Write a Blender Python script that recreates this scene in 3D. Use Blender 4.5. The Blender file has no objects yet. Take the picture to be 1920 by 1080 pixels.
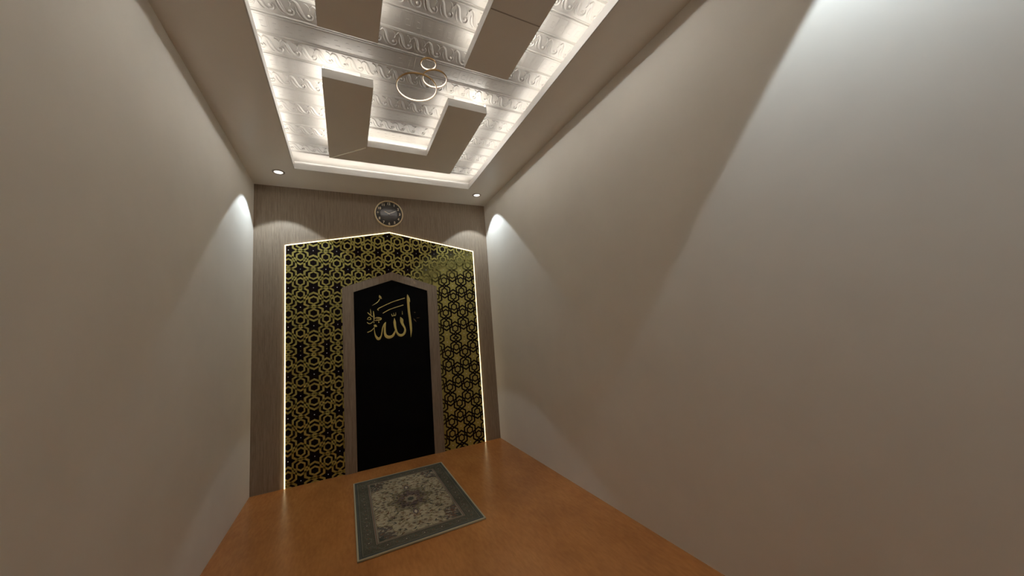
import bpy, bmesh, math, random
import numpy as np
from mathutils import Matrix, Vector
C = bpy.context.scene.collection
sc = bpy.context.scene
random.seed(7); rng = np.random.default_rng(5)
XL, XR, H = -0.008, 2.506, 3.0          # room width and soffit height (metres)
YB = -4.62                              # back wall
RX0, RX1, RY0, RY1 = 0.394, 2.130, -3.56, -0.462   # opening of the recess
ZT = 3.15                               # patterned ceiling inside the recess
TH = 0.060                              # thickness of lip and drop panels

# ------------------------------------------------------------------ helpers
def link(name, bm, mat, parent=None, smooth=False):
    me = bpy.data.meshes.new(name); bm.normal_update(); bm.to_mesh(me); bm.free()
    for m in (mat if isinstance(mat, (list, tuple)) else [mat]): me.materials.append(m)
    if smooth:
        for f in me.polygons: f.use_smooth = True
    o = bpy.data.objects.new(name, me); C.objects.link(o)
    if parent is not None:
        o.parent = parent
        o.matrix_parent_inverse = Matrix.Translation(-Vector(parent.location))
    return o
def thing(name, label, cat, loc=(0, 0, 0), group=None):
    o = bpy.data.objects.new(name, None); C.objects.link(o); o.location = loc
    o.empty_display_size = 0.05
    o['label'] = label; o['category'] = cat
    if group: o['group'] = group
    return o
def tag(o, label, cat, group=None):
    o['label'] = label; o['category'] = cat
    if group: o['group'] = group
    return o
def struct(o): o['kind'] = 'structure'; return o
def box(bm, x0, x1, y0, y1, z0, z1):
    v = [bm.verts.new((x, y, z)) for x in (x0, x1) for y in (y0, y1) for z in (z0, z1)]
    for a in ((0,1,3,2),(4,6,7,5),(0,4,5,1),(2,3,7,6),(0,2,6,4),(1,5,7,3)):
        bm.faces.new([v[i] for i in a])
def B(*a):
    bm = bmesh.new(); box(bm, *a); return bm
def prism(bm, pts, lift, d):
    """pts: convex or simple polygon (list of 3-vectors), extruded along vector d"""
    a = [bm.verts.new(p) for p in pts]; b = [bm.verts.new(Vector(p) + Vector(d)) for p in pts]
    n = len(pts)
    bm.faces.new(a); bm.faces.new(b[::-1])
    for i in range(n): bm.faces.new((a[i], b[i], b[(i+1) % n], a[(i+1) % n]))
def fix(bm): bmesh.ops.recalc_face_normals(bm, faces=bm.faces[:]); return bm
def bevel(o, w, seg=2):
    m = o.modifiers.new('bevel', 'BEVEL'); m.width = w; m.segments = seg; m.limit_method = 'ANGLE'; m.angle_limit = 0.6
    return o
def lathe(bm, prof, c, seg=48, axis='z'):
    """prof: list of (r, h); closed revolve about an axis through c"""
    rings = []
    for r, h in prof:
        ring = []
        for k in range(seg):
            t = 2*math.pi*k/seg
            if axis == 'z': p = (c[0]+r*math.cos(t), c[1]+r*math.sin(t), c[2]+h)
            else: p = (c[0]+r*math.cos(t), c[1]+h, c[2]+r*math.sin(t))
            ring.append(bm.verts.new(p))
        rings.append(ring)
    for a, b in zip(rings, rings[1:]):
        for k in range(seg):
            bm.faces.new((a[k], a[(k+1) % seg], b[(k+1) % seg], b[k]))
    return rings
def disc(bm, r, c, h, seg=48, axis='z'):
    vs = []
    for k in range(seg):
        t = 2*math.pi*k/seg
        vs.append(bm.verts.new((c[0]+r*math.cos(t), c[1]+r*math.sin(t), c[2]+h) if axis == 'z' else (c[0]+r*math.cos(t), c[1]+h, c[2]+r*math.sin(t))))
    bm.faces.new(vs)

# ------------------------------------------------------------------ materials
def srgb(r, g, b):
    f = lambda u: (u/12.92 if u <= .04045 else ((u+.055)/1.055)**2.4)
    return (f(r/255), f(g/255), f(b/255), 1)
def mat(name, col, rough=.5, metal=0, spec=.5, emit=None, es=0, coat=0):
    m = bpy.data.materials.new(name); m.use_nodes = True
    b = m.node_tree.nodes['Principled BSDF']
    b.inputs['Base Color'].default_value = col
    b.inputs['Roughness'].default_value = rough
    b.inputs['Metallic'].default_value = metal
    b.inputs['Specular IOR Level'].default_value = spec
    b.inputs['Coat Weight'].default_value = coat
    if emit:
        b.inputs['Emission Color'].default_value = emit; b.inputs['Emission Strength'].default_value = es
    return m
class N:
    def __init__(s, m): s.m = m; s.t = m.node_tree; s.b = s.t.nodes['Principled BSDF']
    def n(s, typ, **k):
        x = s.t.nodes.new(typ)
        for a, v in k.items(): setattr(x, a, v)
        return x
    def l(s, a, b): s.t.links.new(a, b)
    def ramp(s, fac, stops):
        r = s.n('ShaderNodeValToRGB'); e = r.color_ramp.elements
        while len(e) < len(stops): e.new(.5)
        for i, (p, c) in enumerate(stops): e[i].position = p; e[i].color = c
        s.l(fac, r.inputs[0]); return r.outputs[0]
    def noise(s, scale, stretch=(1, 1, 1), detail=4, rough=.55):
        tc = s.n('ShaderNodeTexCoord'); mp = s.n('ShaderNodeMapping'); mp.inputs['Scale'].default_value = stretch
        s.l(tc.outputs['Object'], mp.inputs[0]); x = s.n('ShaderNodeTexNoise')
        x.inputs['Scale'].default_value = scale; x.inputs['Detail'].default_value = detail; x.inputs['Roughness'].default_value = rough
        s.l(mp.outputs[0], x.inputs[0]); return x.outputs[0]
def mixc(N_, f, a, b):
    x = N_.n('ShaderNodeMix', data_type='RGBA')
    N_.l(f, x.inputs[0])
    for i, v in ((6, a), (7, b)):
        if isinstance(v, tuple): x.inputs[i].default_value = v
        else: N_.l(v, x.inputs[i])
    return x.outputs[2]

WALL_COL = (.80, .77, .71, 1)
def paint(name, col, rough=.6, var=.03, spec=.3):
    m = mat(name, col, rough, spec=spec); n = N(m)
    f = n.noise(2.2, detail=3)
    c0 = tuple(x*(1-var) for x in col[:3])+(1,); c1 = tuple(min(1, x*(1+var)) for x in col[:3])+(1,)
    n.l(n.ramp(f, [(.3, c0), (.7, c1)]), n.b.inputs['Base Color'])
    g = n.noise(260, detail=2); bp = n.n('ShaderNodeBump'); bp.inputs['Strength'].default_value = .03; bp.inputs['Distance'].default_value = .001
    n.l(g, bp.inputs['Height']); n.l(bp.outputs[0], n.b.inputs['Normal'])
    return m
M_wall = paint('wall_paint', WALL_COL)
M_back = paint('back_wall_paint', (.80, .77, .71, 1))
M_soffit = paint('soffit_panel', (.77, .72, .645, 1), rough=.32, var=.02, spec=.45)
M_island = paint('drop_panel_laminate', (.77, .72, .645, 1), rough=.28, var=.03, spec=.45)
M_lip = paint('lip_white', (.62, .60, .57, 1), rough=.4, var=.02)
M_relief = paint('relief_panel', (.40, .38, .35, 1), rough=.4, var=.02, spec=.5)

M_wood = mat('wood_cladding', (.2, .14, .1, 1), .5, spec=.35)
n = N(M_wood)
g1 = n.noise(9, (9, 1, .35), 6, .65); g2 = n.noise(60, (7, 1, .22), 3)
a = n.ramp(g1, [(.25, (.215, .162, .112, 1)), (.5, (.315, .25, .185, 1)), (.75, (.39, .32, .245, 1))])
b_ = n.ramp(g2, [(.35, (.72, .70, .68, 1)), (.6, (1.06, 1.05, 1.04, 1))])
x = n.n('ShaderNodeMix', data_type='RGBA', blend_type='MULTIPLY'); x.inputs[0].default_value = .75
n.l(a, x.inputs[6]); n.l(b_, x.inputs[7]); n.l(x.outputs[2], n.b.inputs['Base Color'])
bp = n.n('ShaderNodeBump'); bp.inputs['Strength'].default_value = .12; bp.inputs['Distance'].default_value = .002
n.l(g2, bp.inputs['Height']); n.l(bp.outputs[0], n.b.inputs['Normal'])
M_frame = M_wood.copy(); M_frame.name = 'arch_frame_wood'

M_floor = mat('orange_vinyl_floor', (.3, .1, .03, 1), .27, spec=.5)
n = N(M_floor)
g1 = n.noise(3.2, (1, .55, 1), 6, .6); g2 = n.noise(26, (2.2, .5, 1), 4)
a = n.ramp(g1, [(.25, (.40, .155, .042, 1)), (.55, (.51, .205, .058, 1)), (.8, (.58, .25, .075, 1))])
b_ = n.ramp(g2, [(.3, (.86, .84, .82, 1)), (.7, (1.05, 1.05, 1.05, 1))])
x = n.n('ShaderNodeMix', data_type='RGBA', blend_type='MULTIPLY'); x.inputs[0].default_value = 1
n.l(a, x.inputs[6]); n.l(b_, x.inputs[7]); n.l(x.outputs[2], n.b.inputs['Base Color'])

M_black = mat('black_panel', (.0030, .0028, .0030, 1), .5, spec=.08)
M_script = mat('gold_script', (.74, .60, .20, 1), .35, metal=.4, spec=.5)
M_gold = mat('gold_metal', (.85, .72, .48, 1), .35, metal=.75)
M_darkgold = mat('dark_bronze', (.16, .10, .045, 1), .4, metal=.8)
M_goldtrim = mat('gold_trim', (.95, .88, .68, 1), .25, metal=.5)
M_wire = mat('steel_wire', (.5, .48, .45, 1), .4, metal=1)
M_stud = mat('pearl_stud', (.9, .88, .85, 1), .18, spec=.8)
LED_W = (1, .975, .93, 1)
E_COVE = 20.0; E_ISL = 31.0; E_INN = 17.0
M_led = mat('cove_led', (.9, .9, .9, 1), .5, emit=LED_W, es=E_COVE)
M_ledi = mat('island_led', (.9, .9, .9, 1), .5, emit=LED_W, es=E_ISL)
M_ledgold = mat('warm_led_strip', (.9, .9, .8, 1), .5, emit=(1, .80, .46, 1), es=2.1)
M_ledn = mat('island_inner_led', (.9, .9, .9, 1), .5, emit=LED_W, es=E_INN)
M_ringled = mat('ring_led', (.9, .85, .75, 1), .5, emit=(1, .84, .66, 1), es=1.5)
M_bulb = mat('downlight_lens', (.9, .9, .9, 1), .4, emit=(1, .93, .86, 1), es=1.6)
M_trim = mat('downlight_rim', (.35, .30, .25, 1), .35, spec=.5)
M_face = mat('clock_face_dark', (.028, .022, .016, 1), .3, spec=.5)
M_dial = mat('clock_smoked_disc', (.07, .065, .062, 1), .15, spec=.8)
M_num = mat('pale_gold_numerals', (.95, .86, .68, 1), .4, metal=.1)
M_hand = mat('silver_hands', (.62, .58, .52, 1), .3, metal=.5)

# lattice wall panel: gold fretwork on black; reflection at right painted in as swapped colours
def painted_reflection(name, colL, colR, roughL, roughR, metL, metR):
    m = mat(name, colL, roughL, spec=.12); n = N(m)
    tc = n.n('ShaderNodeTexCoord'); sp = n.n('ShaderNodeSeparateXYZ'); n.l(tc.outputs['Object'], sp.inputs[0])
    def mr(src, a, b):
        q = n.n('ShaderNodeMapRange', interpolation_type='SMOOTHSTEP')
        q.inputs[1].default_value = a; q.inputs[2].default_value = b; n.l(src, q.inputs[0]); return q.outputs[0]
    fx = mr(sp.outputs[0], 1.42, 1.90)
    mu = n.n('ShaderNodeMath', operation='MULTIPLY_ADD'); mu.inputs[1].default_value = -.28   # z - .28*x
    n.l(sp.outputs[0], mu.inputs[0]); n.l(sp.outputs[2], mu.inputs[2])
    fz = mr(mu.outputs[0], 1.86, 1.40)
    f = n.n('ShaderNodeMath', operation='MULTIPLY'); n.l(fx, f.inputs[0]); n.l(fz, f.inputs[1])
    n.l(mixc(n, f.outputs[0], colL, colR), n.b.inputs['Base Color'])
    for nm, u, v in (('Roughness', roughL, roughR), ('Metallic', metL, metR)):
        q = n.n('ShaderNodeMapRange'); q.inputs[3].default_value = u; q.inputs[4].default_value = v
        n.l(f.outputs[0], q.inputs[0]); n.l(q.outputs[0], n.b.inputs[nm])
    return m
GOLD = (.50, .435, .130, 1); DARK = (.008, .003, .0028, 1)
M_fret = painted_reflection('fretwork_painted_reflection', GOLD, DARK, .38, .6, .45, .0)
M_fret_ground = painted_reflection('fretwork_ground_painted_reflection', DARK, GOLD, .6, .36, .0, .45)
M_gold_ring = mat("ring_gold", (.45,.30,.14,1), .35, metal=1)
E_SPOT = 24; E_SPOT2 = 46
CAL={
'alif':[(1.4548,1.8236,0.0009),(1.4587,1.7979,0.0113),(1.4606,1.7531,0.0144),(1.4617,1.6893,0.0137),(1.4659,1.6129,0.0131),(1.4723,1.5429,0.013),(1.4783,1.467,0.013),(1.4806,1.404,0.0105),(1.4776,1.3605,0.0055),(1.4749,1.3264,0.0009)],
'alif_barb':[(1.4592,1.8107,0.0031),(1.4724,1.7719,0.0082),(1.4819,1.7319,0.0009)],
'lam':[(1.3671,1.5646,0.0009),(1.3791,1.5327,0.0177),(1.3826,1.4982,0.0152),(1.3964,1.4661,0.0116),(1.4125,1.4308,0.0092),(1.4118,1.3966,0.0116),(1.3956,1.3668,0.0127),(1.3683,1.3554,0.0145),(1.3419,1.3649,0.0126),(1.324,1.3908,0.0102),(1.3124,1.4286,0.0108),(1.3056,1.4721,0.0126),(1.303,1.5155,0.0126),(1.3021,1.5558,0.0012)],
'lam2':[(1.3061,1.4167,0.0042),(1.2988,1.3927,0.009),(1.2771,1.3577,0.0131),(1.2419,1.3454,0.0171),(1.2134,1.3549,0.0165),(1.1982,1.3822,0.0123),(1.1955,1.4248,0.01),(1.1987,1.4731,0.0088),(1.207,1.5153,0.0047)],
'ha':[(1.2069,1.5141,0.003),(1.1901,1.4889,0.0071),(1.174,1.4505,0.0065),(1.1646,1.4029,0.0058),(1.1537,1.3615,0.007),(1.1276,1.3349,0.0145),(1.1015,1.3657,0.0092),(1.0914,1.4024,0.0052),(1.0875,1.4446,0.0029),(1.0888,1.4715,0.0017)],
'ha_head':[(1.0843,1.4928,0.0023),(1.0969,1.483,0.0139),(1.1157,1.4715,0.0029)],
'ha_tail':[(1.0874,1.4626,0.0029),(1.0577,1.4318,0.0046),(1.0214,1.4166,0.0046),(1.0158,1.4141,0.0011)],
'line1':[(1.1378,1.6505,0.0041),(1.1315,1.6673,0.0047),(1.2013,1.703,0.0039),(1.2962,1.7429,0.004),(1.3808,1.7684,0.0043),(1.4249,1.781,0.005)],
'line2':[(1.1802,1.6159,0.0041),(1.2461,1.6516,0.0042),(1.3295,1.679,0.004),(1.406,1.701,0.0049)],
'damma_head':[(1.1502,1.8222,0.0018),(1.1581,1.7991,0.0125),(1.1748,1.7782,0.0012)],
'damma_tail':[(1.1529,1.7789,0.0042),(1.1367,1.7517,0.0041),(1.1134,1.731,0.0035),(1.0705,1.7071,0.0009)],
'shadda':[(1.2738,1.605,0.0024),(1.2806,1.5799,0.0042),(1.298,1.5901,0.003),(1.2965,1.6138,0.0024),(1.3013,1.585,0.0042),(1.3163,1.5891,0.0042),(1.3191,1.6189,0.0018)],
'tick':[(1.3907,1.6323,0.0012),(1.391,1.5915,0.0043)],
'j1':[(1.0229,1.6335,0.0035),(1.0467,1.6082,0.0052),(1.0739,1.5826,0.0029)],
'j2':[(1.0527,1.6708,0.0012),(1.0558,1.6392,0.0041),(1.0578,1.6058,0.0023)],
'j3':[(1.0834,1.6451,0.0035),(1.0869,1.5892,0.0058),(1.0871,1.5336,0.0029)],
'j4':[(1.0958,1.5645,0.0023),(1.1186,1.5729,0.0041),(1.1597,1.5633,0.0047),(1.1564,1.5464,0.0047),(1.125,1.541,0.0041),(1.0951,1.5391,0.0023)],
'j5':[(1.1034,1.5532,0.0017),(1.134,1.5587,0.0035),(1.1651,1.552,0.0012)],
'j6':[(1.0177,1.5558,0.0023),(1.0309,1.5754,0.0035),(1.0437,1.5795,0.0035),(1.0553,1.556,0.004),(1.0253,1.5529,0.0023)],
'j7':[(1.0159,1.526,0.0023),(1.032,1.5112,0.0046),(1.0542,1.5116,0.0046),(1.0815,1.5339,0.0017)],
'dot1':[(1.1343,1.5307,0.0018),(1.1357,1.5197,0.0064),(1.1337,1.5102,0.0012)],
'dot2':[(1.0847,1.5259,0.0017),(1.0856,1.5186,0.0046),(1.0843,1.5109,0.0012)],
'r1':[(1.5227,1.6132,0.0013),(1.5312,1.6084,0.005),(1.5412,1.6091,0.0013)],
'r2':[(1.5134,1.5406,0.0012),(1.5268,1.5208,0.0063),(1.5445,1.4994,0.0013)],
'r3':[(1.5464,1.5438,0.0013),(1.5621,1.5442,0.0031),(1.5822,1.5456,0.0013)],
}

# ================================================================== SETTING
struct(link('floor', B(XL-.1, XR+.1, YB-.1, .12, -.08, 0), M_floor))
struct(link('wall_left', B(XL-.12, XL, YB, .12, 0, H), M_wall))
struct(link('wall_right', B(XR, XR+.12, YB, .12, 0, H), M_wall))
struct(link('wall_far', B(XL, XR, 0, .12, 0, H), M_wood))
struct(link('wall_back', B(XL, XR, YB-.12, YB, 0, H), M_back))

# soffit with the rectangular opening
bm = bmesh.new()
X0, X1, Y0, Y1 = XL-.12, XR+.12, YB-.12, .12
box(bm, X0, RX0-.008, Y0, Y1, H, H+TH); box(bm, RX1+.008, X1, Y0, Y1, H, H+TH)
box(bm, RX0-.008, RX1+.008, RY1+.008, Y1, H, H+TH); box(bm, RX0-.008, RX1+.008, Y0, RY0-.008, H, H+TH)
ceiling = struct(link('ceiling', bm, M_soffit))
# white lip round the opening: four boards
for a in ((RX0-.008, RX0, RY0-.008, RY1+.008), (RX1, RX1+.008, RY0-.008, RY1+.008), (RX0, RX1, RY1, RY1+.008), (RX0, RX1, RY0-.008, RY0)):
    link('recess_lip', B(*a, H+.0005, H+TH+.002), M_lip, ceiling)
# cove side walls and patterned panel above
CX0, CX1, CY0, CY1 = RX0-.17, RX1+.17, RY0-.17, RY1+.15
bm = bmesh.new()
for a in ((CX0-.02, CX0, CY0, CY1), (CX1, CX1+.02, CY0, CY1), (CX0, CX1, CY1, CY1+.02), (CX0, CX1, CY0-.02, CY0)):
    box(bm, *a, H+TH, ZT)
link('cove_side', bm, M_lip, ceiling)
# LED strips lying in the cove, set back behind the lip
z0 = H+TH+.001; g = .030
for a in ((RX0-g-.012, RX0-g, RY0, RY1), (RX1+g, RX1+g+.012, RY0, RY1), (RX0, RX1, RY1+g, RY1+g+.012), (RX0, RX1, RY0-g-.012, RY0-g)):
    link('led_strip', B(*a, z0, z0+.006), M_led, ceiling)

def catmull(pts, k=5):
    if len(pts) < 3: return pts
    out = []; P = [pts[0]]+list(pts)+[pts[-1]]
    for i in range(1, len(P)-2):
        p0, p1, p2, p3 = P[i-1], P[i], P[i+1], P[i+2]
        for j in range(k):
            t = j/k
            out.append(tuple(.5*((2*b)+(-a+c)*t+(2*a-5*b+4*c-d)*t*t+(-a+3*b-3*c+d)*t**3) for a, b, c, d in zip(p0, p1, p2, p3)))
    out.append(tuple(pts[-1])); return out
def stroke(bm, pts, fn, prof, k=5):
    """ribbon of changing half-width along 2D points (u, v, hw); prof: (side -1..1, height); fn(u, v, h) -> 3D"""
    P = catmull(pts, k) if k > 1 else pts
    rows = []
    for i, (u, v, w) in enumerate(P):
        a = P[max(0, i-1)]; b = P[min(len(P)-1, i+1)]
        dx, dy = b[0]-a[0], b[1]-a[1]; L = math.hypot(dx, dy) or 1e-9
        nx, ny = -dy/L, dx/L; w = max(w, .0003)
        rows.append([bm.verts.new(fn(u+nx*w*s, v+ny*w*s, h)) for s, h in prof])
    for r0, r1 in zip(rows, rows[1:]):
        for j in range(len(prof)-1): bm.faces.new((r0[j], r1[j], r1[j+1], r0[j+1]))
    for r in (rows[0], rows[-1]):
        try: bm.faces.new(r)
        except ValueError: pass

# patterned panel: pairs of mouldings with running scrolls, key borders between
bm = B(CX0-.02, CX1+.02, CY0-.02, CY1+.02, ZT, ZT+.03)
down = lambda u, v, h: (u, v, ZT+.0005-h)
PR = [(-1, 0), (-.6, .0032), (0, .0052), (.6, .0032), (1, 0)]
px0, px1 = CX0+.01, CX1-.01
bands = []
m = 0
while True:
    s = -.530-.3015*m
    if s-.142 < CY0: break
    bands.append(s); m += 1
for s in bands:
    for yy, w in ((s, .0050), (s+.0115, .0026), (s-.142, .0050), (s-.1535, .0026)):
        nseg = 26
        stroke(bm, [(px0+(px1-px0)*i/nseg, yy+.0006*math.sin(i*2.3+yy*40), w*(1+.12*math.sin(i*1.7))) for i in range(nseg+1)], down, [(a, b*1.45) for a, b in PR], k=1)
    k = -3
    while True:
        dx = .47+.0903*k; k += 1
        if dx-.07 < px0: continue
        if dx+.03 > px1: break
        dy = s-.052
        lathe_c = (dx, dy, ZT)
        rings = []
        for r, h in ((.0085, 0), (.0080, .004), (.0055, .0075), (.0015, .0090)):
            rings.append([bm.verts.new((dx+r*math.cos(t*math.pi/5), dy+r*math.sin(t*math.pi/5), ZT-h)) for t in range(10)])
        for r0, r1 in zip(rings, rings[1:]):
            for j in range(10): bm.faces.new((r0[j], r1[j], r1[(j+1) % 10], r0[(j+1) % 10]))
        bm.faces.new(rings[-1])
        W = PR
        # long leaf of the scroll, curling round the bead
        stroke(bm, [(dx-.082, s-.108, .0006), (dx-.070, s-.124, .0045), (dx-.052, s-.110, .0085), (dx-.040, s-.078, .0095), (dx-.026, s-.044, .0080),
                    (dx-.006, s-.026, .0062), (dx+.014, s-.034, .0048), (dx+.019, s-.054, .0036), (dx+.010, s-.070, .0012)], down, [(a, b*1.25) for a, b in PR], k=3)
        stroke(bm, [(dx-.060, s-.090, .0008), (dx-.056, s-.060, .0040), (dx-.044, s-.034, .0034), (dx-.030, s-.020, .0008)], down, [(a, b*.8) for a, b in PR], k=3)
        stroke(bm, [(dx+.002, s-.080, .0008), (dx+.006, s-.100, .0036), (dx-.006, s-.120, .0030), (dx-.018, s-.126, .0006)], down, [(a, b*.8) for a, b in PR], k=3)
# low key borders
PK = [(-1, 0), (-1, .0016), (1, .0016), (1, 0)]
for s in bands:
    yb = s-.142-.030; T = .0625                       # block .0625 wide, ~.10 deep
    k = 0
    while px0+.02+T*(k+1) < px1:
        x0 = px0+.02+T*k; k += 1
        key = [(0, 0), (0, -1), (.84, -1), (.84, -.22), (.36, -.22), (.36, -.62), (.60, -.62)]
        pts = [(x0+a*T, yb+b*.098, .0024) for a, b in key]
        for a, b in zip(pts, pts[1:]): stroke(bm, [a, b], down, PK, k=1)
link('relief_panel', fix(bm), M_relief, ceiling)

# ================================================================== DROP PANELS (U shapes)
def u_panel(label, flip, seam=None):
    yc = -2.012
    Y = (lambda y: y) if not flip else (lambda y: 2*yc-y)
    xa, xb, xc, xd = .697, 1.000, 1.515, 1.821
    yo, yi, ye = -.770, -1.064, -1.822
    t = thing('drop_ceiling_panel', label, 'ceiling panel', ((xa+xd)/2, Y(-1.3), ZT), group='U-shaped drop panels in the ceiling recess')
    def upoly(d):   # outline inset by d
        return [(xa+d, Y(yo-d)), (xd-d, Y(yo-d)), (xd-d, Y(ye+d)), (xc+d, Y(ye+d)), (xc+d, Y(yi+d)), (xb-d, Y(yi+d)), (xb-d, Y(ye+d)), (xa+d, Y(ye+d))]
    def slab(d, z0, z1, only_side=False):
        bm = bmesh.new(); P = upoly(d)
        prism(bm, [(x, y, z0) for x, y in P], None, (0, 0, z1-z0)); return fix(bm)
    link('board', slab(.0025, H, H+TH), M_island, t)
    # white edging band round the board
    bm = bmesh.new(); A, Bq = upoly(0), upoly(.0025)
    n_ = len(A)
    for i in range(n_):
        j = (i+1) % n_
        q = [A[i], A[j], Bq[j], Bq[i]]
        prism(bm, [(x, y, H) for x, y in q], None, (0, 0, TH+.001))
    link('edge_band', fix(bm), M_lip, t)
    link('mounting_block', slab(.075, H+TH+.0005, ZT-.0005), M_lip, t)
    # led strips on the back of the board, inset from each edge
    for i in range(n_):
        j = (i+1) % n_; outer_side = i in (1, 7)
        d0, d1, hh = (.006, .010, .017) if outer_side else (.019, .025, .010)
        A, Bq = upoly(d0), upoly(d1)
        q = [A[i], A[j], Bq[j], Bq[i]]
        bm = bmesh.new(); prism(bm, [(x, y, H+TH+.001) for x, y in q], None, (0, 0, hh))
        link('led_strip', fix(bm), M_ledi if outer_side else M_ledn, t)
    if seam == 'mitre':
        bm = bmesh.new(); w = .0065
        a, b = Vector((xa+.022, yo-.010, 0)), Vector((xb-.008, yi+.022, 0)); dd = (b-a).normalized(); nn = Vector((-dd.y, dd.x, 0))*w
        pts = [a-nn*.5, b-nn*1.1, b+nn*1.1, a+nn*.5]
        va = [bm.verts.new((p.x, p.y, H+.0003)) for p in pts]; r0 = bm.verts.new((a.x, a.y, H-.003)); r1 = bm.verts.new((b.x, b.y, H-.006))
        for f_ in ((va[0], va[1], r1, r0), (r0, r1, va[2], va[3]), (va[0], r0, va[3]), (va[1], va[2], r1), tuple(va)): bm.faces.new(f_)
        o = link('mitre_trim', fix(bm), M_goldtrim, t); o['label'] = 'thin gold mitre trim'
    if seam == 'joint':
        link('joint_strip', B(xc+.004, xd-.004, -2.640, -2.634, H-.0012, H+.0005), M_trim, t)
    return t
u_panel('beige U-shaped drop panel nearer the clock wall, gold mitre line across one corner', False, 'mitre')
u_panel('beige U-shaped drop panel cut off by the top of the photo, beyond the hanging rings', True, 'joint')

# ================================================================== DOWNLIGHTS
def downlight(x, y, label, half, energy, z=H):
    t = thing('downlight', label, 'downlight', (x, y, z), group='recessed downlights in the soffit')
    bm = bmesh.new(); lathe(bm, [(.037, 0.0005), (.037, -.004), (.041, -.006), (.052, -.004), (.054, 0.0005)], (x, y, z), 40)
    link('rim', fix(bm), M_trim, t, smooth=True)
    bm = bmesh.new(); lathe(bm, [(.0368, .0005), (.0368, -.0020), (.028, -.0030), (.012, -.0036)], (x, y, z), 40); disc(bm, .012, (x, y, z), -.0036, 40)
    link('lens', fix(bm), M_bulb, t, smooth=True)
    L = bpy.data.lights.new('downlight_spot', 'SPOT'); L.energy = energy; L.spot_size = math.radians(2*half); L.spot_blend = .08
    L.shadow_soft_size = .018; L.color = (.80, .92, 1)
    o = bpy.data.objects.new('downlight_spot', L); C.objects.link(o); o.location = (x, y, z-.022)
    o.parent = t; o.matrix_parent_inverse = Matrix.Translation(-Vector(t.location))
downlight(.250, -.345, 'small round downlight in the soffit, left of the two by the wood wall', 44.5, E_SPOT)
downlight(2.284, -.325, 'small round downlight in the soffit corner, right of the two by the wood wall', 44.5, E_SPOT)
downlight(2.284, -3.86, 'round downlight near the viewer washing the right wall, beside the top of the photo', 40.5, E_SPOT2)

# ================================================================== ARCH WALL PANEL
GX0, GX1, GZS, GXA, GZA = .264, 2.298, 2.362, 1.283, 2.556
outer = [(GX0, 0), (GX1, 0), (GX1, GZS), (GXA, GZA), (GX0, GZS)]
arch = thing('arch_lattice_panel', 'tall pointed star-lattice wall panel in gold and black, edged by a glowing line', 'wall panel', (GXA, 0, 0))
bm = bmesh.new(); prism(bm, [(x, -.006, z+.001) for x, z in outer], None, (0, .0055, 0)); link('backing', fix(bm), M_fret_ground, arch)

def clip(poly, planes):
    for (a, b, c) in planes:              # keep a*x+b*z+c >= 0
        out = []
        for i in range(len(poly)):
            p, q = poly[i], poly[(i+1) % len(poly)]
            dp, dq = a*p[0]+b*p[1]+c, a*q[0]+b*q[1]+c
            if dp >= 0: out.append(p)
            if (dp >= 0) != (dq >= 0):
                t = dp/(dp-dq); out.append((p[0]+(q[0]-p[0])*t, p[1]+(q[1]-p[1])*t))
        poly = out
        if len(poly) < 3: return []
    return poly
def plane(p, q):                          # left side of p->q kept
    a, b = -(q[1]-p[1]), (q[0]-p[0]); return (a, b, -(a*p[0]+b*p[1]))
PL = [plane(outer[i], outer[(i+1) % 5]) for i in range(5)]
# region of the inner arch (frame outside edge) so nothing is laid behind it
FX0, FX1, FZS, FXA, FZA = .776, 1.800, 1.912, 1.288, 2.086
IX0, IX1, IZS, IZA = .888, 1.685, 1.862, 1.992
SEAM, P = 1.277, .397
colx = lambda i: (.288, .393, .510, .625, .730, .838, .942, 1.047, 1.151)[i] if i < 9 else 1.151+(i-9+1)*.1070
hexes, stars = [], []
for i in range(-1, 21):
    cx = colx(i) if i >= 0 else .185
    base = .245 if i % 2 == 0 else .045
    for k in range(-1, 5):
        u = base+P*k
        stars.append((cx, u)); hexes += [(cx, u+P/3), (cx, u-P/3)]
sx = .1072*2/math.sqrt(3)                 # spacing that fits the columns
sz = P/3
bmf = bmesh.new()
def add_ring(cx, u, r0, r1, side, kx=1.0):
    sg = 1 if side else -1
    vs = lambda r: [(cx+kx*r*sx*math.cos(math.radians(30+60*j)), u+r*sz*math.sin(math.radians(30+60*j))) for j in range(6)]
    a, b = vs(r0), vs(r1)
    for j in range(6):
        q = [a[j], b[j], b[(j+1) % 6], a[(j+1) % 6]]
        q = clip(q, [(0, 1, 0)])          # keep the own side of the seam
        if not q: continue
        q = [(x, SEAM+sg*z) for x, z in q]
        q = clip(q, PL)
        if len(q) < 3: continue
        if all(FX0+.02 < x < FX1-.02 and z < FZS for x, z in q): continue
        try: prism(bmf, [(x, -.0085, z) for x, z in q], None, (0, .0026, 0))
        except ValueError: pass
for side in (0, 1):
    for cx, u in hexes:
        if u < -.2: continue
        k_ = 1.22 if abs(cx-.510) < .01 else 1.0
        add_ring(cx, u, .541, .692, side, k_)
        add_ring(cx, u, .232, .366, side, k_)
bm = bmesh.new()
for side in (0, 1):
    for cx, u in stars:
        z = SEAM+(1 if side else -1)*u
        if u < .03: continue
        if not (GX0+.012 < cx < GX1-.01 and .02 < z) or any(a*cx+b*z+c < .012 for a, b, c in PL[2:4]): continue
        if FX0-.02 < cx < FX1+.02 and z < FZS+.04+(FZA-FZS)*(1-abs(cx-FXA)/.512): continue
        lathe(bm, [(.0052, -.006), (.0044, -.0085), (.0022, -.0098)], (cx, 0, z), 10, 'y'); disc(bm, .0022, (cx, 0, z), -.0098, 10, 'y')
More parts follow.
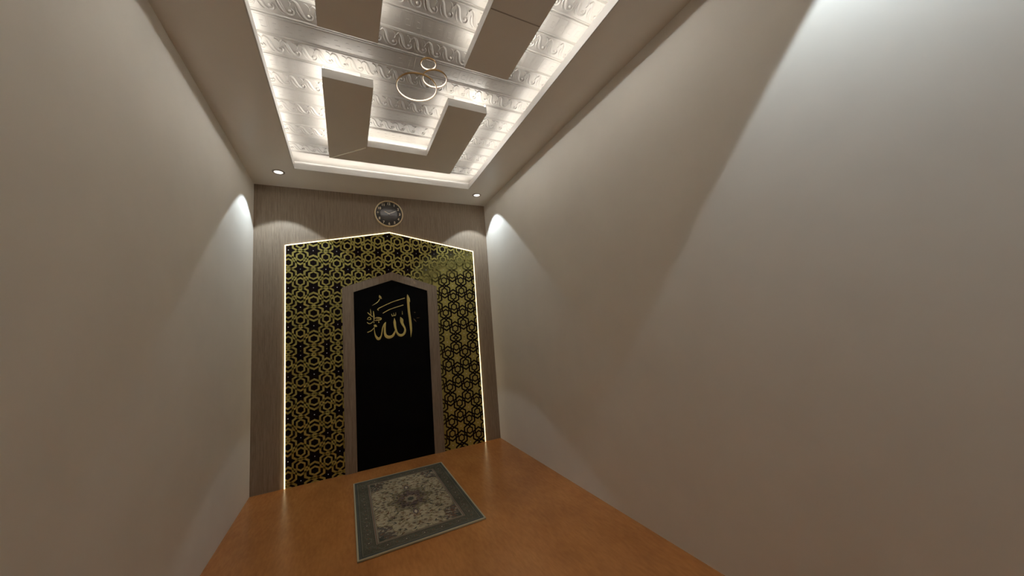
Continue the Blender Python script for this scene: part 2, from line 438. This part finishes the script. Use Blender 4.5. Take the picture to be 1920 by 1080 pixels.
fix(bm); tmp = bpy.data.meshes.new('pearls'); bm.to_mesh(tmp); bm.free(); fix(bmf); nf = len(bmf.faces); bmf.from_mesh(tmp)
bmf.faces.ensure_lookup_table()
for i in range(nf, len(bmf.faces)): bmf.faces[i].material_index = 1
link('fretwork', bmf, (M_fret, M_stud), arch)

# warm light line round the arch
w = .0068
def offs(pts, d):                         # offset an open chain to the left by d
    out = []
    for i in range(len(pts)):
        ds = []
        for a, b in ((i-1, i), (i, i+1)):
            if 0 <= a and b < len(pts):
                v = Vector((pts[b][0]-pts[a][0], pts[b][1]-pts[a][1])).normalized(); ds.append(Vector((-v.y, v.x)))
        nrm = sum(ds, Vector((0, 0))).normalized(); k = d/max(.3, nrm.dot(ds[0]))
        out.append((pts[i][0]+nrm.x*k, pts[i][1]+nrm.y*k))
    return out
chain = [(GX0, .001), (GX0, GZS), (GXA, GZA), (GX1, GZS), (GX1, .001)]
a, b = offs(chain, w), offs(chain, -w*.3)
for i in range(4):
    bm = bmesh.new()
    q = [a[i], a[i+1], b[i+1], b[i]]
    prism(bm, [(x, -.013, z) for x, z in q], None, (0, .012, 0))
    link('light_line', fix(bm), M_ledgold, arch)

# ================================================================== INNER ARCH FRAME + BLACK PANEL
t = thing('prayer_niche', 'pointed black panel in a taupe wood frame, standing amid the gold lattice', 'niche panel', (FXA, 0, 0))
pieces = [((FX0, 0), (IX0, 0), (IX0, IZS), (FX0, FZS)), ((IX1, 0), (FX1, 0), (FX1, FZS), (IX1, IZS)),
          ((FX0, FZS), (IX0, IZS), (FXA, IZA), (FXA, FZA)), ((FXA, FZA), (FXA, IZA), (IX1, IZS), (FX1, FZS))]
for nm, q in zip(('post', 'post', 'gable_rail', 'gable_rail'), pieces):
    bm = bmesh.new(); prism(bm, [(x, -.024, z+.0005) for x, z in q], None, (0, .0152, 0)); o = link(nm, fix(bm), M_frame, t)
inn = [(IX0, 0), (IX1, 0), (IX1, IZS), (FXA, IZA), (IX0, IZS)]
bm = bmesh.new(); prism(bm, [(x, -.014, z+.0005) for x, z in inn], None, (0, .0052, 0))
link('black_panel', fix(bm), M_black, t)

# ================================================================== CALLIGRAPHY
t = thing('calligraphy', 'gold Arabic calligraphy reading Allah, mounted high on the black panel', 'calligraphy', (1.27, 0, 1.58))
frontal = lambda u, v, h: (u, -.0142-h, v)
PC = [(-1, 0), (-.92, .0022), (-.4, .0034), (.4, .0034), (.92, .0022), (1, 0)]
NM = {'alif': 'letter', 'lam': 'letter', 'lam2': 'letter', 'ha': 'letter', 'line1': 'flourish', 'line2': 'flourish'}
grp = {'alif': ('letter', ['alif', 'alif_barb']), 'lam': ('letter', ['lam', 'lam2']), 'ha': ('letter', ['ha', 'ha_head', 'ha_tail']),
       'l1': ('flourish', ['line1']), 'l2': ('flourish', ['line2']), 'damma': ('vowel_mark', ['damma_head', 'damma_tail']),
       'sh': ('vowel_mark', ['shadda']), 'tk': ('vowel_mark', ['tick']),
       'j': ('small_script', ['j1', 'j2', 'j3', 'j4', 'j5', 'j6', 'j7', 'dot1', 'dot2']), 'r1': ('vowel_mark', ['r1']), 'r2': ('vowel_mark', ['r2']), 'r3': ('vowel_mark', ['r3'])}
for key, (nm, ks) in grp.items():
    bm = bmesh.new()
    for q in ks: stroke(bm, CAL[q], frontal, PC, k=6)
    link(nm, fix(bm), M_script if key[0] != 'r' else M_darkgold, t)

# ================================================================== WALL CLOCK
cx, cz, R = 1.284, 2.786, .158
t = thing('wall_clock', 'round wall clock with gold rim and numerals on dark face above the arch', 'clock', (cx, 0, cz))
bm = bmesh.new(); lathe(bm, [(R-.012, -.001), (R-.012, -.024), (R-.008, -.029), (R-.002, -.029), (R+.002, -.022), (R+.002, -.001)], (cx, 0, cz), 72, 'y')
link('rim', fix(bm), M_gold, t, smooth=True)
bm = bmesh.new(); lathe(bm, [(R-.012, -.001), (R-.012, -.012)], (cx, 0, cz), 72, 'y'); disc(bm, R-.012, (cx, 0, cz), -.012, 72, 'y'); link('face', fix(bm), M_face, t)
bm = bmesh.new(); lathe(bm, [(.098, -.0118), (.098, -.0135), (.096, -.0145)], (cx, 0, cz), 64, 'y'); disc(bm, .096, (cx, 0, cz), -.0145, 64, 'y'); link('center_disc', fix(bm), M_dial, t)
for h in range(1, 13):
    cu = bpy.data.curves.new('numeral', 'FONT'); cu.body = str(h); cu.size = .040; cu.align_x = 'CENTER'; cu.align_y = 'CENTER'; cu.extrude = .0012; cu.offset = .0012
    ob = bpy.data.objects.new('numeral_text', cu); C.objects.link(ob)
    me = bpy.data.meshes.new_from_object(ob.evaluated_get(bpy.context.evaluated_depsgraph_get())); me.name = 'numeral'
    bpy.data.objects.remove(ob)
    a_ = math.radians(h*30); rr = .1215
    me.transform(Matrix.Translation((cx+rr*math.sin(a_), -.0140, cz+rr*math.cos(a_))) @ Matrix.Rotation(math.pi/2, 4, 'X'))
    me.materials.clear(); me.materials.append(M_num)
    o = bpy.data.objects.new('numeral', me); C.objects.link(o); o.parent = t; o.matrix_parent_inverse = Matrix.Translation(-Vector(t.location))
def hand(nm, ang, L, w_, y):
    a_ = math.radians(ang); u = Vector((math.sin(a_), 0, math.cos(a_))); v = Vector((u.z, 0, -u.x))
    c = Vector((cx, y, cz)); bm = bmesh.new()
    pts = [c-u*.012-v*w_*.6, c-u*.012+v*w_*.6, c+u*L*.7+v*w_, c+u*L, c+u*L*.7-v*w_]
    prism(bm, [tuple(p) for p in pts], None, (0, .0016, 0)); link(nm, fix(bm), M_hand, t)
hand('hour_hand', 297, .064, .0060, -.0180); hand('minute_hand', 66, .092, .0048, -.0202)
bm = bmesh.new(); lathe(bm, [(.006, -.0144), (.006, -.022), (.003, -.023)], (cx, 0, cz), 20, 'y'); disc(bm, .003, (cx, 0, cz), -.023, 20, 'y'); link('hub', fix(bm), M_hand, t)

# ================================================================== HANGING RINGS
t = thing('ring_chandelier', 'three thin glowing gold rings hung at different heights below the patterned ceiling', 'chandelier', (1.262, -2.205, ZT))
for x, y, z, r in ((1.212, -2.177, 2.80, .1155), (1.315, -2.212, 2.86, .0710), (1.2756, -2.2328, 2.93, .0440)):
    hb, th = .0050, .0032
    bm = bmesh.new(); lathe(bm, [(r-.0008, hb), (r+th-.0014, hb), (r+th, hb-.001), (r+th, -hb+.001), (r+th-.0014, -hb), (r-.0008, -hb), (r-.0008, hb)], (x, y, z), 96)
    o = link('ring', fix(bm), M_gold_ring, t, smooth=False)
    bm = bmesh.new(); lathe(bm, [(r-.001, hb-.001), (r-.0030, hb*.5), (r-.0030, -hb*.5), (r-.001, -hb+.001), (r-.001, hb-.001)], (x, y, z), 96)
    d = link('diffuser', fix(bm), M_ringled, o); d.matrix_parent_inverse = Matrix.Identity(4) ; d.parent = o
    d.matrix_parent_inverse = Matrix.Identity(4)
    for k in range(3):
        a_ = math.radians(90+120*k+20); bx, by = x+(r+th*.4)*math.cos(a_), y+(r+th*.4)*math.sin(a_)
        tx, ty = 1.262+.030*math.cos(a_), -2.205+.030*math.sin(a_)
        bm = bmesh.new(); rw = .00035; a3, b3 = Vector((bx, by, z+hb-.001)), Vector((tx, ty, ZT+.001))
        for pth in ((a3, b3),):
            va = [bm.verts.new(pth[0]+Vector((rw*math.cos(q*2.094), rw*math.sin(q*2.094), 0))) for q in range(3)]
            vb = [bm.verts.new(pth[1]+Vector((rw*math.cos(q*2.094), rw*math.sin(q*2.094), 0))) for q in range(3)]
            for q in range(3): bm.faces.new((va[q], va[(q+1) % 3], vb[(q+1) % 3], vb[q]))
        link('suspension_wire', fix(bm), M_wire, t)

# ================================================================== RUG
x0, x1, y0, y1 = .853, 1.668, -1.590, -.346
nx, ny = 330, 500
X, Y = np.meshgrid(np.linspace(x0, x1, nx), np.linspace(y0, y1, ny))
u, v = X-(x0+x1)/2, Y-(y0+y1)/2; hw, hl = (x1-x0)/2, (y1-y0)/2
d = np.minimum(hw-abs(u), hl-abs(v))
col = np.zeros(X.shape+(3,))
def vn(x, y, s, seed):                    # value noise
    r = np.random.default_rng(seed).random((160, 160)); a, b = x*s+40, y*s+40
    i, j = np.floor(a).astype(int) % 158, np.floor(b).astype(int) % 158; fa, fb = a-np.floor(a), b-np.floor(b)
    fa, fb = fa*fa*(3-2*fa), fb*fb*(3-2*fb)
    return (r[i, j]*(1-fa)+r[i+1, j]*fa)*(1-fb)+(r[i, j+1]*(1-fa)+r[i+1, j+1]*fa)*fb
def put(mask, c, k=1.0):
    m_ = np.clip(mask.astype(float), 0, 1)[..., None]*k
    col[:] = col*(1-m_)+np.array(c)*m_
FIELD, SAGE, SLATE, RUST, INK, CREAM, MAUVE, OLIVE = (.42, .345, .225), (.100, .092, .064), (.060, .062, .052), (.15, .065, .035), (.024, .021, .017), (.55, .46, .31), (.13, .095, .085), (.17, .13, .06)
col[:] = FIELD
put(vn(X, Y, 60, 1) > .62, (.27, .23, .16), .7)
au, av = abs(u), abs(v)
# flowers laid out over the field, mirrored about both axes
def rosette(cu, cv, r, c1, c2, petals=8, ph=0.):
    for su in (1, -1):
        for sv in (1, -1):
            du, dv = u-su*cu, v-sv*cv; rr = np.hypot(du, dv); th_ = np.arctan2(dv, du)
            rp = r*(.80+.20*np.cos(petals*th_+ph))
            put(rr < rp, c1, .9); put((rr < rp*.72) & (rr > rp*.50), CREAM, .55); put(rr < rp*.42, c2, .95)
def leaf(cu, cv, L, w_, ang, c, k=.9):
    for su in (1, -1):
        for sv in (1, -1):
            du, dv = (u-su*cu)*su, (v-sv*cv)*sv; ca, sa = math.cos(ang), math.sin(ang)
            p, q = du*ca+dv*sa, -du*sa+dv*ca
            put((abs(p) < L) & (abs(q) < w_*(1-(p/L)**2)), c, k)
rs = np.random.default_rng(11)
# vines
for f1, f2, a1, a2 in ((26, 15, 1.2, .4), (18, 24, .2, 1.9), (34, 11, 2.2, .9)):
    q = np.sin(au*f1*1.6+1.6*np.sin(av*f2)+a1)-np.cos(av*f1+1.7*np.sin(au*f2*1.3)+a2)
    put(abs(q) < .055, OLIVE, .65)
pts = []
while len(pts) < 64:
    cu, cv = rs.random()*.285, rs.random()*.50
    if all((cu-a)**2+(cv-b)**2 > .030**2 for a, b, *_ in pts): pts.append((cu, cv))
for i, (cu, cv) in enumerate(pts):
    c1 = [RUST, INK, SLATE, RUST, OLIVE, INK][i % 6]
    if i % 2: rosette(cu, cv, .012+.007*rs.random(), c1, [OLIVE, RUST, INK][i % 3], 5+i % 3, i)
    else:
        leaf(cu, cv, .016+.008*rs.random(), .0055, rs.random()*3.14, c1); leaf(cu+.010, cv+.008, .012, .004, rs.random()*3.14, [INK, OLIVE, SLATE][i % 3])
rosette(0, .285, .030, RUST, OLIVE, 8); rosette(0, .40, .024, OLIVE, RUST, 8); rosette(.17, .22, .020, RUST, MAUVE, 8); rosette(.20, .06, .017, SLATE, RUST, 6)
# medallion
th_ = np.arctan2(v/1.35, u); rm = np.hypot(u, v/1.35); rp = .175*(.86+.10*np.cos(8*th_)+.05*np.cos(16*th_))
put(rm < rp, OLIVE, .8); put(rm < rp*.93, (.24, .20, .14), .95)
put((rm < rp*.72), RUST, .6); put((rm < rp*.68), MAUVE, .95)
put((vn(X, Y, 70, 4) > .6) & (rm < rp*.93), OLIVE, .7); put((vn(X, Y, 80, 9) > .68) & (rm < rp*.9), INK, .6)
put(rm < rp*.36, RUST, .6); put(rm < rp*.32, (.26, .22, .15), .9); put(rm < rp*.16, SLATE, .9)
leaf(0, .235, .045, .022, math.pi/2, MAUVE); leaf(0, .235, .028, .010, math.pi/2, CREAM, .6)
# corner spandrels
iu, iv = hw-.128-au, hl-.128-av
sp_ = np.hypot(iu/.115, iv/.20)+.07*np.cos(9*np.arctan2(iv, iu))
put((sp_ < 1.05) & (iu > 0) & (iv > 0), OLIVE, .7); put((sp_ < 1.0) & (iu > 0) & (iv > 0), (.115, .10, .080), .95)
put((sp_ < 1.0) & (vn(X, Y, 75, 6) > .63), CREAM, .45); put((sp_ < 1.0) & (vn(X, Y, 62, 8) > .70), RUST, .6); put((sp_ < .30), SLATE, .9)
# borders
put(d < .128, OLIVE, .8); put(d < .124, (.24, .20, .15)); put((d < .116) & (d > .110), RUST, .8); put(d < .106, INK); put(d < .103, SAGE)
s_ = np.where(hw-abs(u) < hl-abs(v), v, u)
mid = (.026+.103)/2; ph = s_*2*np.pi/.118
put((abs(d-(mid+.020*np.sin(ph))) < .0022) & (d < .1), (.17, .155, .105), .9)
cs = (s_/.059+.5) % 1-.5; k_ = np.floor(s_/.059+.5).astype(int) % 2
rr = np.hypot(cs*.059, d-(mid+.0*cs)); band = (d < .1) & (d > .03)
put((rr < .019) & (k_ == 0) & band, (.15, .105, .075), .85); put((rr < .013) & (k_ == 0) & band, SLATE, .9); put((rr < .006) & (k_ == 0) & band, CREAM, .5)
put((rr < .012) & (k_ == 1) & band, (.15, .13, .09), .8); put((rr < .006) & (k_ == 1) & band, RUST, .8)
put((vn(X, Y, 95, 12) > .72) & band, (.14, .13, .10), .5)
put(d < .027, (.19, .165, .12)); put((d < .022), INK); put(d < .019, (.10, .10, .08)); 
worn = .82+.36*vn(X, Y, 9, 20)+.16*(vn(X, Y, 140, 21)-.5)
col *= worn[..., None]
zt = .0105+.0006*vn(X, Y, 200, 30)
co = np.stack([X, Y, zt], -1).reshape(-1, 3)
idx = np.arange(nx*ny).reshape(ny, nx)
q = np.stack([idx[:-1, :-1], idx[:-1, 1:], idx[1:, 1:], idx[1:, :-1]], -1).reshape(-1, 4)
me = bpy.data.meshes.new('pile')
me.vertices.add(len(co)); me.vertices.foreach_set('co', co.ravel().astype(np.float32))
me.loops.add(q.size); me.loops.foreach_set('vertex_index', q.ravel().astype(np.int32))
me.polygons.add(len(q)); me.polygons.foreach_set('loop_start', np.arange(0, q.size, 4, dtype=np.int32)); me.polygons.foreach_set('loop_total', np.full(len(q), 4, dtype=np.int32))
me.update(calc_edges=True)
at = me.color_attributes.new('weave', 'FLOAT_COLOR', 'POINT')
at.data.foreach_set('color', np.concatenate([np.clip(col, 0, 1).reshape(-1, 3), np.ones((nx*ny, 1))], 1).ravel().astype(np.float32))
M_rug = mat('rug_pile', (.3, .3, .25, 1), .95, spec=.1); n = N(M_rug)
vc = n.n('ShaderNodeVertexColor', layer_name='weave'); n.l(vc.outputs[0], n.b.inputs['Base Color'])
n.b.inputs['Specular IOR Level'].default_value = .02
me.materials.append(M_rug)
rug = thing('prayer_rug', 'worn oriental rug with beige floral field and dark grey-green border on the orange floor', 'rug', ((x0+x1)/2, (y0+y1)/2, 0))
o = bpy.data.objects.new('pile', me); C.objects.link(o); o.parent = rug; o.matrix_parent_inverse = Matrix.Translation(-Vector(rug.location))
link('backing', B(x0+.002, x1-.002, y0+.002, y1-.002, .0005, .0098), mat('rug_backing', (.16, .14, .10, 1), .95, spec=.02), rug)
M_bind = mat('rug_binding', (.44, .38, .25, 1), .95, spec=.02)
for a in ((x0-.010, x0+.002, y0-.010, y1+.010), (x1-.002, x1+.010, y0-.010, y1+.010), (x0+.002, x1-.002, y1-.002, y1+.010), (x0+.002, x1-.002, y0-.010, y0+.002)):
    bevel(link('edge_binding', B(*a, .0005, .0125), M_bind, rug), .003)

# ================================================================== CAMERA
cam = bpy.data.cameras.new('camera'); cam.sensor_width = 36; cam.lens = 630.552/1920*36; cam.clip_start = .02
co_ = bpy.data.objects.new('camera', cam); C.objects.link(co_)
Rm = ((0.895767150340238, 0.4441968303748711, 0.017040782148934792), (-0.4373414214118487, 0.8875096897891984, -0.1451173030611606), (-0.07958450533108355, 0.12253867314117174, 0.9892676989046029))
M4 = Matrix.Identity(4)
for i in range(3):
    M4[i][0] = Rm[i][0]; M4[i][1] = Rm[i][2]; M4[i][2] = -Rm[i][1]
M4[0][3], M4[1][3], M4[2][3] = 0.807413, -4.041404, 1.319078
co_.matrix_world = M4
sc.camera = co_
wd = bpy.data.worlds.new('world'); sc.world = wd; wd.use_nodes = True
wd.node_tree.nodes['Background'].inputs[0].default_value = (.02, .02, .02, 1); wd.node_tree.nodes['Background'].inputs[1].default_value = 0.2
vs = sc.view_settings; vs.view_transform = 'Standard'; vs.look = 'None'; vs.gamma = 1; vs.exposure = 0; vs.use_curve_mapping = False
sc.cycles.max_bounces = 12; sc.cycles.diffuse_bounces = 8
sc.cycles.use_denoising = True
